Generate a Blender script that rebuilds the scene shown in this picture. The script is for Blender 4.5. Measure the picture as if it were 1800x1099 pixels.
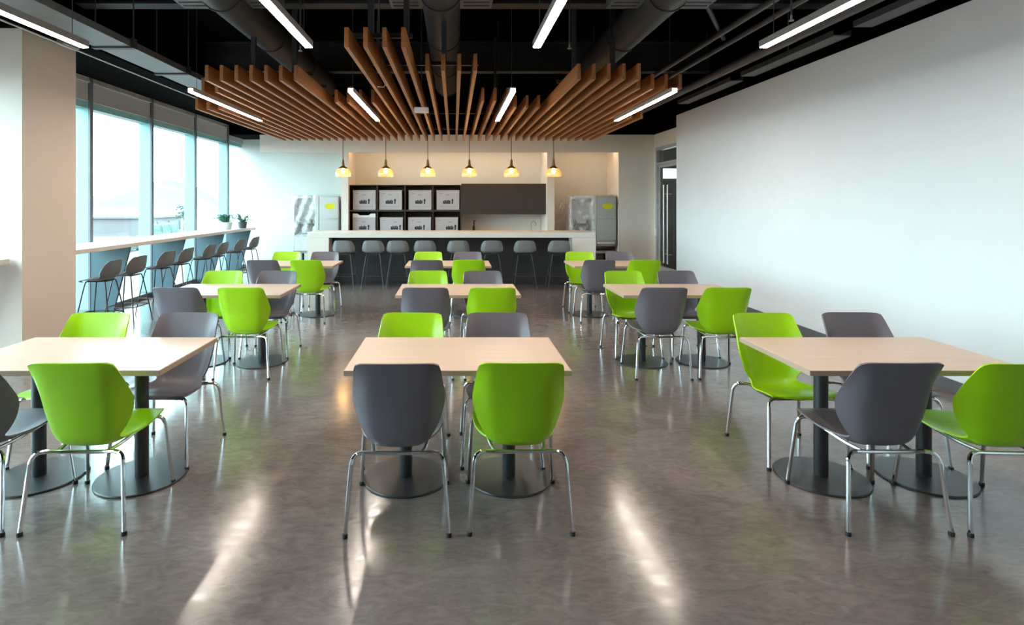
import bpy, bmesh, math, random
from mathutils import Vector, Matrix
random.seed(7)
PI = math.pi
for o in list(bpy.data.objects):
    bpy.data.objects.remove(o, do_unlink=True)
SC = bpy.context.scene
C = SC.collection

# ------------------------------------------------------------------ camera
# eye at the origin looking along +Y, one-point perspective with lens shift
EYE = 1.63
F = 1006.0                      # focal length in pixels of a 1800 px wide frame
cam_d = bpy.data.cameras.new('camera')
cam = bpy.data.objects.new('camera', cam_d)
C.objects.link(cam)
cam.location = (0, 0, EYE)
cam.rotation_euler = (PI / 2, 0, 0)
cam_d.sensor_fit = 'HORIZONTAL'
cam_d.sensor_width = 36.0
cam_d.lens = 36.0 * F / 1800.0
cam_d.shift_x = (900 - 798) / 1800.0
cam_d.shift_y = (355 - 549.5) / 1800.0
cam_d.clip_start = 0.05
cam_d.clip_end = 600
SC.camera = cam

# ------------------------------------------------------------------ world (bright overcast sky)
W = bpy.data.worlds.new('overcast_sky')
SC.world = W
W.use_nodes = True
bg = W.node_tree.nodes['Background']
bg.inputs['Color'].default_value = (0.97, 0.955, 1.0, 1)
bg.inputs['Strength'].default_value = 8.5

SC.view_settings.view_transform = 'Standard'
SC.view_settings.look = 'None'
SC.view_settings.gamma = 1.0
SC.view_settings.use_curve_mapping = False
SC.view_settings.exposure = 1.08
LED_STRENGTH = 35.0
BULB_STRENGTH = 85.0
FILL_STRENGTH = 22.0


# ------------------------------------------------------------------ materials
def mat(name, col, rough=0.5, metal=0.0, var=0.08, scale=6.0, stretch=(1, 1, 1), bump=0.0, bscale=80.0,
        emit=None, estr=0.0, trans=0.0, coat=0.0, spec=0.5, alpha=1.0):
    m = bpy.data.materials.new(name)
    m.use_nodes = True
    nt = m.node_tree
    b = nt.nodes['Principled BSDF']
    tc = nt.nodes.new('ShaderNodeTexCoord')
    mp = nt.nodes.new('ShaderNodeMapping')
    mp.inputs['Scale'].default_value = stretch
    nz = nt.nodes.new('ShaderNodeTexNoise')
    nz.inputs['Scale'].default_value = scale
    nz.inputs['Detail'].default_value = 5
    rp = nt.nodes.new('ShaderNodeValToRGB')
    c = Vector(col[:3])
    lo = [max(0, x * (1 - var)) for x in c]
    hi = [min(1, x * (1 + var)) for x in c]
    rp.color_ramp.elements[0].position = 0.3
    rp.color_ramp.elements[1].position = 0.7
    rp.color_ramp.elements[0].color = (*lo, 1)
    rp.color_ramp.elements[1].color = (*hi, 1)
    nt.links.new(tc.outputs['Object'], mp.inputs['Vector'])
    nt.links.new(mp.outputs['Vector'], nz.inputs['Vector'])
    nt.links.new(nz.outputs['Fac'], rp.inputs['Fac'])
    nt.links.new(rp.outputs['Color'], b.inputs['Base Color'])
    b.inputs['Roughness'].default_value = rough
    b.inputs['Metallic'].default_value = metal
    b.inputs['Specular IOR Level'].default_value = spec
    b.inputs['Transmission Weight'].default_value = trans
    b.inputs['Coat Weight'].default_value = coat
    b.inputs['Alpha'].default_value = alpha
    if bump:
        n2 = nt.nodes.new('ShaderNodeTexNoise')
        n2.inputs['Scale'].default_value = bscale
        bp = nt.nodes.new('ShaderNodeBump')
        bp.inputs['Strength'].default_value = bump
        bp.inputs['Distance'].default_value = 0.01
        nt.links.new(mp.outputs['Vector'], n2.inputs['Vector'])
        nt.links.new(n2.outputs['Fac'], bp.inputs['Height'])
        nt.links.new(bp.outputs['Normal'], b.inputs['Normal'])
    if emit:
        b.inputs['Emission Color'].default_value = (*emit, 1)
        b.inputs['Emission Strength'].default_value = estr
    return m


def glass_mat(name, tint, gloss=0.03, film=None, film_amt=0.0):
    """thin pane: tinted see-through sheet with a faint mirror reflection (and optional milky film)"""
    m = bpy.data.materials.new(name)
    m.use_nodes = True
    nt = m.node_tree
    for n in list(nt.nodes):
        nt.nodes.remove(n)
    out = nt.nodes.new('ShaderNodeOutputMaterial')
    tr = nt.nodes.new('ShaderNodeBsdfTransparent')
    tr.inputs['Color'].default_value = (*tint, 1)
    gl = nt.nodes.new('ShaderNodeBsdfGlossy')
    gl.inputs['Roughness'].default_value = 0.03
    mx = nt.nodes.new('ShaderNodeMixShader')
    lw = nt.nodes.new('ShaderNodeLayerWeight')
    lw.inputs['Blend'].default_value = 0.5
    pw = nt.nodes.new('ShaderNodeMath')
    pw.operation = 'POWER'
    pw.inputs[1].default_value = 5.0
    mu = nt.nodes.new('ShaderNodeMath')
    mu.operation = 'MULTIPLY_ADD'
    mu.inputs[1].default_value = 0.6
    mu.inputs[2].default_value = gloss
    nt.links.new(lw.outputs['Facing'], pw.inputs[0])
    nt.links.new(pw.outputs[0], mu.inputs[0])
    nt.links.new(mu.outputs[0], mx.inputs[0])
    nt.links.new(tr.outputs[0], mx.inputs[1])
    nt.links.new(gl.outputs[0], mx.inputs[2])
    last = mx
    if film:
        df = nt.nodes.new('ShaderNodeBsdfDiffuse')
        df.inputs['Color'].default_value = (*film, 1)
        nz = nt.nodes.new('ShaderNodeTexNoise')
        nz.inputs['Scale'].default_value = 9
        nz.inputs['Detail'].default_value = 4
        tc = nt.nodes.new('ShaderNodeTexCoord')
        nt.links.new(tc.outputs['Object'], nz.inputs['Vector'])
        mr = nt.nodes.new('ShaderNodeMapRange')
        mr.inputs[1].default_value = 0.35
        mr.inputs[2].default_value = 0.7
        mr.inputs[3].default_value = film_amt * 0.4
        mr.inputs[4].default_value = film_amt * 1.6
        nt.links.new(nz.outputs['Fac'], mr.inputs[0])
        m2 = nt.nodes.new('ShaderNodeMixShader')
        nt.links.new(mr.outputs[0], m2.inputs[0])
        nt.links.new(mx.outputs[0], m2.inputs[1])
        nt.links.new(df.outputs[0], m2.inputs[2])
        last = m2
    nt.links.new(last.outputs[0], out.inputs['Surface'])
    return m


def floor_mat():
    m = bpy.data.materials.new('polished_concrete')
    m.use_nodes = True
    nt = m.node_tree
    b = nt.nodes['Principled BSDF']
    tc = nt.nodes.new('ShaderNodeTexCoord')

    def noise(scale, detail, dist=0.0, rough=0.6, st=(1, 1, 1)):
        mp = nt.nodes.new('ShaderNodeMapping')
        mp.inputs['Scale'].default_value = st
        nt.links.new(tc.outputs['Object'], mp.inputs['Vector'])
        n = nt.nodes.new('ShaderNodeTexNoise')
        n.inputs['Scale'].default_value = scale
        n.inputs['Detail'].default_value = detail
        n.inputs['Distortion'].default_value = dist
        n.inputs['Roughness'].default_value = rough
        nt.links.new(mp.outputs['Vector'], n.inputs['Vector'])
        return n
    n1 = noise(0.9, 6, 0.8)
    n2 = noise(7.0, 8, 1.5, 0.7, (1, 2.2, 1))
    r1 = nt.nodes.new('ShaderNodeValToRGB')
    r1.color_ramp.elements[0].position = 0.3
    r1.color_ramp.elements[1].position = 0.72
    r1.color_ramp.elements[0].color = (0.152, 0.123, 0.116, 1)
    r1.color_ramp.elements[1].color = (0.255, 0.217, 0.206, 1)
    r2 = nt.nodes.new('ShaderNodeValToRGB')
    r2.color_ramp.elements[0].position = 0.35
    r2.color_ramp.elements[1].position = 0.75
    r2.color_ramp.elements[0].color = (0.74, 0.74, 0.74, 1)
    r2.color_ramp.elements[1].color = (1.18, 1.16, 1.14, 1)
    mx = nt.nodes.new('ShaderNodeMix')
    mx.data_type = 'RGBA'
    mx.blend_type = 'MULTIPLY'
    mx.inputs[0].default_value = 1.0
    nt.links.new(n1.outputs['Fac'], r1.inputs['Fac'])
    nt.links.new(n2.outputs['Fac'], r2.inputs['Fac'])
    nt.links.new(r1.outputs['Color'], mx.inputs[6])
    nt.links.new(r2.outputs['Color'], mx.inputs[7])
    nt.links.new(mx.outputs[2], b.inputs['Base Color'])
    mr = nt.nodes.new('ShaderNodeMapRange')
    mr.inputs[1].default_value = 0.3
    mr.inputs[2].default_value = 0.7
    mr.inputs[3].default_value = 0.11
    mr.inputs[4].default_value = 0.23
    nt.links.new(n2.outputs['Fac'], mr.inputs[0])
    nt.links.new(mr.outputs[0], b.inputs['Roughness'])
    b.inputs['Specular IOR Level'].default_value = 0.62
    n3 = noise(2.2, 3, 0.3)
    bp = nt.nodes.new('ShaderNodeBump')
    bp.inputs['Strength'].default_value = 0.10
    bp.inputs['Distance'].default_value = 0.02
    nt.links.new(n3.outputs['Fac'], bp.inputs['Height'])
    nt.links.new(bp.outputs['Normal'], b.inputs['Normal'])
    return m


M = {}
M['floor'] = floor_mat()
M['white'] = mat('white_wall_paint', (0.74, 0.75, 0.77), 0.6, var=0.015, scale=2)
M['cream'] = mat('cream_wall_paint', (0.78, 0.71, 0.64), 0.6, var=0.015, scale=2)
M['pale'] = mat('cream_dimmed_for_window_light', (0.60, 0.60, 0.57), 0.6, var=0.015, scale=2)  # cream rear wall, darkened in colour to offset the strong window light
M['beige'] = mat('beige_column_paint', (0.78, 0.65, 0.57), 0.6, var=0.015, scale=2)
M['black'] = mat('black_ceiling_paint', (0.0022, 0.0022, 0.0026), 0.9, var=0.25, scale=4, spec=0.03)
M['duct'] = mat('dark_grey_duct_paint', (0.035, 0.035, 0.037), 0.5, var=0.12, scale=5)
M['ductlight'] = mat('grey_duct_metal', (0.12, 0.125, 0.13), 0.45, var=0.1, scale=5)
M['pipe'] = mat('dark_pipe', (0.07, 0.068, 0.07), 0.4, var=0.1)
M['base'] = mat('grey_baseboard', (0.10, 0.10, 0.105), 0.5)
M['mull'] = mat('pale_teal_aluminium', (0.22, 0.41, 0.41), 0.4, var=0.03)
M['mullcap'] = mat('dark_mullion_cap', (0.12, 0.125, 0.14), 0.4)
M['blind'] = mat('grey_roller_blind', (0.42, 0.385, 0.37), 0.8, var=0.05, scale=40)
M['rail'] = mat('brushed_rail', (0.62, 0.62, 0.6), 0.35, metal=0.6, var=0.05)
M['pane'] = glass_mat('tinted_window_glass', (0.755, 0.945, 0.965))
M['clear'] = glass_mat('clear_door_glass', (0.80, 0.84, 0.84))
M['wrap'] = glass_mat('clear_plastic_wrap', (0.93, 0.95, 0.96), 0.10, (0.85, 0.88, 0.9), 0.22)
M['led'] = mat('led_diffuser', (0.9, 0.88, 0.84), 0.5, emit=(1.0, 0.87, 0.75), estr=LED_STRENGTH)
M['lamp_body'] = mat('lamp_housing', (0.25, 0.24, 0.23), 0.4)
M['wood'] = mat('orange_brown_timber', (0.37, 0.135, 0.040), 0.45, var=0.30, scale=5, stretch=(14, 0.5, 14))
M['green'] = mat('lime_green_plastic', (0.345, 0.63, 0.003), 0.36, var=0.02, bump=0.03, bscale=300)
M['grey'] = mat('charcoal_grey_plastic', (0.150, 0.130, 0.152), 0.42, var=0.03, bump=0.03, bscale=300)
M['chrome'] = mat('chrome_tube', (0.82, 0.82, 0.84), 0.12, metal=1.0, var=0.03)
M['rubber'] = mat('black_rubber_tip', (0.015, 0.015, 0.017), 0.6)
M['table'] = mat('pale_birch_laminate', (0.62, 0.46, 0.36), 0.38, var=0.05, scale=3, stretch=(0.6, 9, 9))
M['tedge'] = mat('birch_edge_band', (0.42, 0.30, 0.22), 0.45, var=0.05, scale=3)
M['bmetal'] = mat('black_powder_coat', (0.030, 0.030, 0.033), 0.38, var=0.1)
M['bar'] = mat('pale_stone_counter', (0.80, 0.72, 0.65), 0.4, var=0.03, scale=5)
M['winbar'] = mat('pale_beige_bar_laminate', (0.70, 0.60, 0.53), 0.4, var=0.03, scale=5)
M['barfront'] = mat('black_bar_front', (0.022, 0.022, 0.026), 0.45, var=0.1)
M['stool'] = mat('grey_stool_plastic', (0.20, 0.20, 0.20), 0.45, var=0.03)
M['stooldark'] = mat('taupe_stool_plastic', (0.13, 0.12, 0.12), 0.45, var=0.03)
M['fin'] = mat('grey_panel_in_cyan_shade', (0.026, 0.062, 0.080), 0.5, var=0.06)  # grey fins with the cyan light and shadow put into their colour
M['cab'] = mat('dark_brown_cabinet', (0.040, 0.026, 0.020), 0.45, var=0.15, scale=4, stretch=(1, 1, 8))
M['cabdoor'] = mat('dark_taupe_cabinet_door', (0.034, 0.028, 0.024), 0.5, var=0.08, scale=3)
M['carton'] = mat('white_carton', (0.50, 0.485, 0.51), 0.7, var=0.03)
M['cartonlid'] = mat('pale_carton_flap', (0.85, 0.85, 0.84), 0.7, var=0.02)
M['ink'] = mat('black_print_ink', (0.03, 0.03, 0.04), 0.7)
M['inkgrey'] = mat('grey_print_ink', (0.25, 0.24, 0.26), 0.7)
M['brass'] = mat('aged_brass', (0.42, 0.27, 0.12), 0.35, metal=0.8, var=0.1)
M['bulb'] = mat('glowing_bulb', (1, 0.85, 0.6), 0.4, emit=(1.0, 0.60, 0.24), estr=BULB_STRENGTH)
M['shade'] = glass_mat('amber_glass_shade', (1.0, 0.93, 0.80), 0.05, (1.0, 0.86, 0.66), 0.05)
M['steel'] = mat('brushed_steel', (0.50, 0.49, 0.47), 0.38, metal=0.75, var=0.06, scale=4, stretch=(1, 1, 20))
M['appl'] = mat('appliance_grey', (0.34, 0.33, 0.32), 0.45, metal=0.3)
M['applwhite'] = mat('white_appliance_panel', (0.74, 0.74, 0.74), 0.45)
M['sticker'] = mat('yellow_sticker', (0.72, 0.66, 0.01), 0.6, var=0.05)
M['alu'] = mat('grey_aluminium_frame', (0.45, 0.46, 0.46), 0.4, metal=0.3)
M['device'] = mat('white_device_plastic', (0.78, 0.76, 0.74), 0.5)
M['pot'] = mat('pale_ceramic', (0.62, 0.70, 0.68), 0.4)
M['potdark'] = mat('dark_ceramic', (0.05, 0.07, 0.08), 0.4)
M['leaf'] = mat('dark_green_leaf', (0.035, 0.11, 0.07), 0.5, var=0.3, scale=10)
M['hill'] = mat('hazy_hill', (0.062, 0.052, 0.062), 0.9, var=0.05, scale=0.05)
M['lawn'] = mat('pale_ground', (0.115, 0.07, 0.07), 0.9, var=0.1, scale=0.3)
M['facade'] = mat('pale_facade', (0.095, 0.085, 0.085), 0.8, var=0.05, scale=0.5)
M['facwin'] = mat('green_facade_glass', (0.035, 0.05, 0.045), 0.2)
M['hedge'] = mat('hedge_green', (0.035, 0.06, 0.05), 0.8, var=0.4, scale=6)
M['corr'] = mat('grey_corridor_paint', (0.16, 0.165, 0.16), 0.6)
M['corrlight'] = mat('corridor_light', (0.9, 0.95, 0.95), 0.5, emit=(0.85, 1.0, 1.0), estr=3.5)
M['splash'] = mat('cream_backsplash', (0.78, 0.71, 0.64), 0.4, var=0.015, scale=2)
M['device_grey'] = mat('grey_device_plastic', (0.30, 0.28, 0.27), 0.5)


# ------------------------------------------------------------------ mesh helpers
class MB:
    def __init__(self):
        self.v = []
        self.f = []

    def box(self, x0, x1, y0, y1, z0, z1):
        return self.hexa([(x0, y0, z0), (x1, y0, z0), (x1, y1, z0), (x0, y1, z0),
                          (x0, y0, z1), (x1, y0, z1), (x1, y1, z1), (x0, y1, z1)])

    def hexa(self, p):
        k = len(self.v)
        self.v += [tuple(q) for q in p]
        for f in ((3, 2, 1, 0), (4, 5, 6, 7), (0, 1, 5, 4), (1, 2, 6, 5), (2, 3, 7, 6), (3, 0, 4, 7)):
            self.f.append(tuple(k + i for i in f))
        return self

    def tube(self, pts, r, n=8, cap=True):
        P = [Vector(p) for p in pts]
        R = r if isinstance(r, (list, tuple)) else [r] * len(P)
        k = len(self.v)
        up = None
        for i, p in enumerate(P):
            t = (P[min(i + 1, len(P) - 1)] - P[max(i - 1, 0)]).normalized()
            if up is None:
                a = Vector((0, 0, 1)) if abs(t.z) < 0.9 else Vector((1, 0, 0))
                up = (a - t * a.dot(t)).normalized()
            else:
                up = (up - t * up.dot(t)).normalized()
            sd = t.cross(up)
            for j in range(n):
                a = 2 * PI * j / n
                self.v.append(tuple(p + (up * math.cos(a) + sd * math.sin(a)) * R[i]))
        for i in range(len(P) - 1):
            for j in range(n):
                a, b = k + i * n + j, k + i * n + (j + 1) % n
                self.f.append((a, b, b + n, a + n))
        if cap:
            self.f.append(tuple(k + j for j in reversed(range(n))))
            e = k + (len(P) - 1) * n
            self.f.append(tuple(e + j for j in range(n)))
        return self

    def lathe(self, prof, n=20, c=(0, 0, 0)):
        k = len(self.v)
        rings = []
        for (r, z) in prof:
            if r < 1e-6:
                rings.append([len(self.v)])
                self.v.append((c[0], c[1], c[2] + z))
            else:
                rings.append(list(range(len(self.v), len(self.v) + n)))
                for j in range(n):
                    a = 2 * PI * j / n
                    self.v.append((c[0] + r * math.cos(a), c[1] + r * math.sin(a), c[2] + z))
        for A, B in zip(rings, rings[1:]):
            for j in range(n):
                j2 = (j + 1) % n
                if len(A) == 1 and len(B) == 1:
                    continue
                if len(A) == 1:
                    self.f.append((A[0], B[j2], B[j]))
                elif len(B) == 1:
                    self.f.append((A[j], A[j2], B[0]))
                else:
                    self.f.append((A[j], A[j2], B[j2], B[j]))
        return self

    def prism(self, poly, fn, a, b):
        """poly: 2-D outline; fn(u, v, t) -> 3-D point; extruded from t=a to t=b"""
        k = len(self.v)
        n = len(poly)
        for t in (a, b):
            for (u, w) in poly:
                self.v.append(tuple(fn(u, w, t)))
        self.f.append(tuple(k + i for i in range(n)))
        self.f.append(tuple(k + n + i for i in reversed(range(n))))
        for i in range(n):
            j = (i + 1) % n
            self.f.append((k + i, k + j, k + n + j, k + n + i))
        return self

    def grid(self, rows):
        """rows: list of equally long lists of points (open sheet)"""
        k = len(self.v)
        m = len(rows[0])
        for r in rows:
            self.v += [tuple(p) for p in r]
        for i in range(len(rows) - 1):
            for j in range(m - 1):
                a = k + i * m + j
                self.f.append((a, a + 1, a + m + 1, a + m))
        return self

    def mesh(self, name, bevel=0.0, thick=0.0, seg=2):
        me = bpy.data.meshes.new(name)
        me.from_pydata(self.v, [], self.f)
        bm = bmesh.new()
        bm.from_mesh(me)
        if thick:
            bmesh.ops.recalc_face_normals(bm, faces=bm.faces)
            bmesh.ops.solidify(bm, geom=bm.faces[:], thickness=thick)
        bmesh.ops.recalc_face_normals(bm, faces=bm.faces)
        if bevel:
            es = [e for e in bm.edges if len(e.link_faces) == 2 and e.calc_face_angle(0) > 0.6]
            bmesh.ops.bevel(bm, geom=es, offset=bevel, segments=seg, affect='EDGES', profile=0.6)
        bm.to_mesh(me)
        bm.free()
        me.polygons.foreach_set('use_smooth', [True] * len(me.polygons))
        me.set_sharp_from_angle(angle=math.radians(38))
        me.update()
        return me

    def build(self, name, material, parent=None, bevel=0.0, thick=0.0, seg=2):
        me = self.mesh(name, bevel, thick, seg)
        me.materials.append(material)
        o = bpy.data.objects.new(name, me)
        C.objects.link(o)
        if parent is not None:
            o.parent = parent
        return o


def bx(x0, x1, y0, y1, z0, z1):
    return MB().box(x0, x1, y0, y1, z0, z1)


def tag(o, label, cat, group=None):
    o['label'] = label
    o['category'] = cat
    if group:
        o['group'] = group
    return o


def thing(name, label, cat, loc=(0, 0, 0), rz=0.0, group=None):
    o = bpy.data.objects.new(name, None)
    o.empty_display_size = 0.1
    C.objects.link(o)
    o.location = loc
    o.rotation_euler = (0, 0, rz)
    return tag(o, label, cat, group)


def struct(o, label=None, cat=None):
    o['kind'] = 'structure'
    if label:
        o['label'] = label
        o['category'] = cat or 'wall'
    return o


def sroot(name, label, cat):
    o = bpy.data.objects.new(name, None)
    C.objects.link(o)
    return struct(o, label, cat)


KIDS = {}


def copy_tree(o, parent=None):
    c = o.copy()
    C.objects.link(c)
    c.parent = parent
    for ch in list(o.children):
        copy_tree(ch, c)
    return c


def place(proto, used, loc, rz, label, group):
    """first use moves the prototype itself, later ones copy it with its parts"""
    o = proto if not used[0] else copy_tree(proto)
    used[0] = True
    o.location = loc
    o.rotation_euler = (0, 0, rz)
    o['label'] = label
    o['group'] = group
    return o


def smooth(pts, n=6):
    """Catmull-Rom through points"""
    P = [Vector(p) for p in pts]
    P = [P[0] * 2 - P[1]] + P + [P[-1] * 2 - P[-2]]
    out = []
    for i in range(1, len(P) - 2):
        for k in range(n):
            t = k / n
            a, b, c, d = P[i - 1], P[i], P[i + 1], P[i + 2]
            out.append(0.5 * (2 * b + (c - a) * t + (2 * a - 5 * b + 4 * c - d) * t * t + (3 * b - a - 3 * c + d) * t ** 3))
    out.append(P[-2])
    return out


def px(x, d):
    return (x - 798) * d / F


def pz(y, d):
    return EYE + (355 - y) * d / F


# ================================================================== THE SETTING
XL, XR, YB, YN = -5.38, 4.29, 14.2, -5.0        # glass plane, right wall, rear wall, wall behind the viewer
ZC = 4.30
struct(bx(-5.75, 7.6, YN - 0.2, YB + 0.2, -0.12, 0).build('floor', M['floor']),
       'polished grey-brown concrete floor with soft reflections', 'floor')
struct(bx(-5.75, 7.6, YN - 0.2, YB + 0.2, ZC, ZC + 0.12).build('ceiling', M['black']),
       'black painted ceiling deck above the ducts', 'ceiling')
struct(bx(XR, XR + 0.33, YN, 11.04, 0, 3.30).build('wall_right', M['white']),
       'long blank white wall on the right', 'wall')
struct(bx(XR - 0.001, XR + 0.33, YN, 11.04, 3.30, ZC).build('wall_right_upper', M['black']),
       'black painted band above the white right wall', 'wall')
struct(bx(XR - 0.014, XR - 0.001, YN, 11.04, 0, 0.10).build('baseboard_right', M['base']),
       'grey baseboard along the white right wall', 'baseboard')
# recessed side wall with the glass door
WX = 4.62
DY0, DY1, DZ = 11.45, 13.06, 2.86
m = MB()
m.box(WX, WX + 0.15, DY1, 13.2, 0, 3.18)
m.box(WX, WX + 0.15, 11.04, DY0, 0, 3.18)
m.box(WX, WX + 0.15, DY0, DY1, DZ, 3.18)
struct(m.build('wall_passage', M['cream']), 'short recessed wall around the glass door', 'wall')
struct(bx(WX - 0.001, WX + 0.15, 11.04, 13.2, 3.18, ZC).build('wall_passage_upper', M['black']),
       'black band above the glass door wall', 'wall')
# rear wall, soffit, piers
struct(bx(-5.75, WX + 0.15, YB, YB + 0.2, 0, ZC).build('wall_back', M['pale']),
       'rear wall behind the bar and the two machines', 'wall')
YS = 13.2
m = MB()
m.box(-4.48, WX + 0.15, YS, YS + 0.08, 2.775, 3.18)
m.box(-4.48, WX + 0.15, YS + 0.08, YB, 2.95, 3.18)
struct(m.build('trim_1', M['cream']),
       'cream bulkhead running above the bar niche', 'bulkhead')
struct(bx(-5.6, WX + 0.15, YS + 0.001, YB, 3.18, ZC).build('trim_2', M['black']),
       'black painted band above the cream bulkhead', 'bulkhead')
struct(MB().box(-2.60, -2.44, YS, YS + 0.08, 0, 2.775).box(-2.60, -2.44, YS + 0.08, YB, 0, 2.95).build('trim_3', M['cream']), 'narrow cream pier left of the bar niche', 'pier')
struct(MB().box(2.15, 2.32, YS, YS + 0.08, 0, 2.775).box(2.15, 2.32, YS + 0.08, YB, 0, 2.95).build('trim_4', M['cream']), 'narrow cream pier right of the bar niche', 'pier')
struct(MB().box(3.80, WX + 0.15, YS, YS + 0.08, 0, 2.775).box(3.80, WX + 0.15, YS + 0.08, YB, 0, 2.95).build('trim_5', M['cream']), 'cream wall return beside the right-hand machine', 'wall')
struct(bx(-5.75, XR + 0.33, YN - 0.2, YN, 0, ZC).build('wall_front', M['white']),
       'plain white wall behind the viewer', 'wall')
# column and beam over the windows
struct(bx(-5.30, -4.40, 5.83, 6.66, 0, 3.40).build('wall_column', M['beige']),
       'square beige column between the window bars', 'column')
struct(bx(-5.6, -4.15, YN, YB, 3.40, ZC).build('trim_6', M['black']), 'black beam above the windows', 'beam')

# windows: bays of 1.66 m
bays = [8.19 + 1.66 * k for k in range(-8, 4)]
edges = [b for b in bays if b > -0.5] + [YB - 0.03]
struct(bx(-5.55, -5.2, YN, edges[0] - 0.031, 0, 3.40).build('wall_left', M['white']), 'plain white left wall beside the viewer', 'wall')
wn = 0
for a, b in zip(edges, edges[1:]):
    wn += 1
    r = sroot('window_%d' % wn, 'full-height window bay with roller blind, number %d' % wn, 'window')
    far = b < YB - 0.1
    r['label'] = 'full-height glazed window bay with raised grey roller blind'
    r['group'] = 'window bays along the left side'
    bx(XL - 0.006, XL + 0.006, a, b, 0.05, 3.0).build('pane', M['pane'], r)
    if far:
        bx(XL - 0.03, -5.215, b - 0.03, b + 0.03, 0, 3.40).build('mullion', M['mull'], r)
        bx(-5.215, -5.185, b - 0.035, b + 0.035, 0, 3.40).build('mullion_cap', M['mullcap'], r)
    bx(XL - 0.03, -5.24, a + 0.03, b - 0.03, 2.97, 3.40).build('header', M['mull'], r)
    bl = bx(-5.215, -5.205, a + 0.05, b - 0.05, 3.075, 3.33).build('roller_blind', M['blind'], r)
    bx(-5.222, -5.198, a + 0.05, b - 0.05, 3.06, 3.078).build('bottom_bar', M['blind'], bl)
    bx(-5.235, -5.18, a + 0.045, b - 0.045, 3.33, 3.355).build('blind_rail', M['rail'], r)
    bx(-5.235, -5.19, a + 0.045, b - 0.045, 3.355, 3.40).build('blind_cassette', M['blind'], r)
    bx(XL - 0.03, -5.16, a, b, 0, 0.09).build('sill', M['base'], r)

# door with glass leaf
dr = sroot('door_1', 'glass door in grey aluminium frame in the recessed side wall', 'door')
fr = MB()
fr.box(WX - 0.03, WX + 0.1, DY1 - 0.10, DY1, 0, DZ)
fr.box(WX - 0.03, WX + 0.1, DY0, DY0 + 0.08, 0, DZ)
fr.box(WX - 0.03, WX + 0.1, DY0 + 0.08, DY1 - 0.10, DZ - 0.07, DZ)
fr.box(WX - 0.03, WX + 0.1, DY0 + 0.08, DY1 - 0.10, 2.46, 2.51)
fr.build('door_frame', M['alu'], dr)
bx(WX + 0.03, WX + 0.042, DY0 + 0.08, DY1 - 0.10, 2.51, DZ - 0.07).build('transom_pane', M['clear'], dr)
lf = MB()
lf.box(WX + 0.01, WX + 0.06, DY1 - 0.19, DY1 - 0.105, 0.02, 2.455)
lf.box(WX + 0.01, WX + 0.06, DY0 + 0.085, DY0 + 0.17, 0.02, 2.455)
lf.box(WX + 0.01, WX + 0.06, DY0 + 0.17, DY1 - 0.19, 2.40, 2.455)
lf.box(WX + 0.01, WX + 0.06, DY0 + 0.17, DY1 - 0.19, 0.02, 0.2)
leaf = lf.build('door_leaf', M['alu'], dr)
bx(WX + 0.03, WX + 0.042, DY0 + 0.17, DY1 - 0.19, 0.2, 2.40).build('door_pane', M['clear'], leaf)
h = MB()
for hy in (12.44, 12.22):
    h.tube([(WX - 0.06, hy, 0.30), (WX - 0.06, hy, 2.0)], 0.018, 10)
    for z in (0.5, 1.8):
        h.tube([(WX - 0.06, hy, z), (WX + 0.03, hy, z)], 0.010, 8)
h.build('pull_handle', M['rail'], leaf)
# corridor beyond the door
co = MB()
co.box(7.4, 7.6, 9.0, YB, 0, 3.0)
co.box(WX + 0.15, 7.4, YB - 0.1, YB, 0, 3.0)
co.box(WX + 0.15, 7.4, 9.0, 9.1, 0, 3.0)
struct(co.build('wall_corridor', M['corr']), 'dim grey corridor walls seen through the glass door', 'wall')
struct(bx(WX + 0.15, 7.6, 9.0, YB, 3.0, 3.1).build('ceiling_corridor', M['corr']), 'grey corridor ceiling beyond the glass door', 'ceiling')
cl = thing('corridor_light', 'bright wall light panel in the corridor behind the glass door', 'lamp', (6.9, YB - 0.101, 2.21))
bx(-1.98, 0.4, -0.05, 0, -0.02, 0.25).build('housing', M['alu'], cl)
bx(-1.96, 0.38, -0.06, -0.05, 0.0, 0.23).build('diffuser', M['corrlight'], cl)

# ================================================================== OUTDOORS
struct(bx(-300, -5.75, -150, 300, -0.9, -0.8).build('ground', M['lawn']), 'pale ground outside the windows', 'ground')
# hazy hills
def hill(label, x, y, ln, ht, seed):
    rr = random.Random(seed)
    pts = []
    n = 14
    for i in range(n + 1):
        t = i / n
        pts.append((t * ln - ln / 2, ht * math.sin(PI * t) ** 0.8 * (0.8 + 0.4 * rr.random()) if 0 < i < n else 0))
    rows = []
    for k in range(5):
        s = k / 4
        w = math.cos((s - 0.5) * PI) if 0 < k < 4 else 0.0
        rows.append([(x + (s - 0.5) * -60, y + p[0], -0.8 + p[1] * w) for p in pts])
    o = MB().grid(rows).build('hill', M['hill'])
    return tag(o, label, 'hill')
hill('hazy blue hill on the horizon behind the window mullions', -150, 296, 90, 13, 3)
hill('long low hazy hill beyond the first window', -230, 395, 120, 7, 5)
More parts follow.
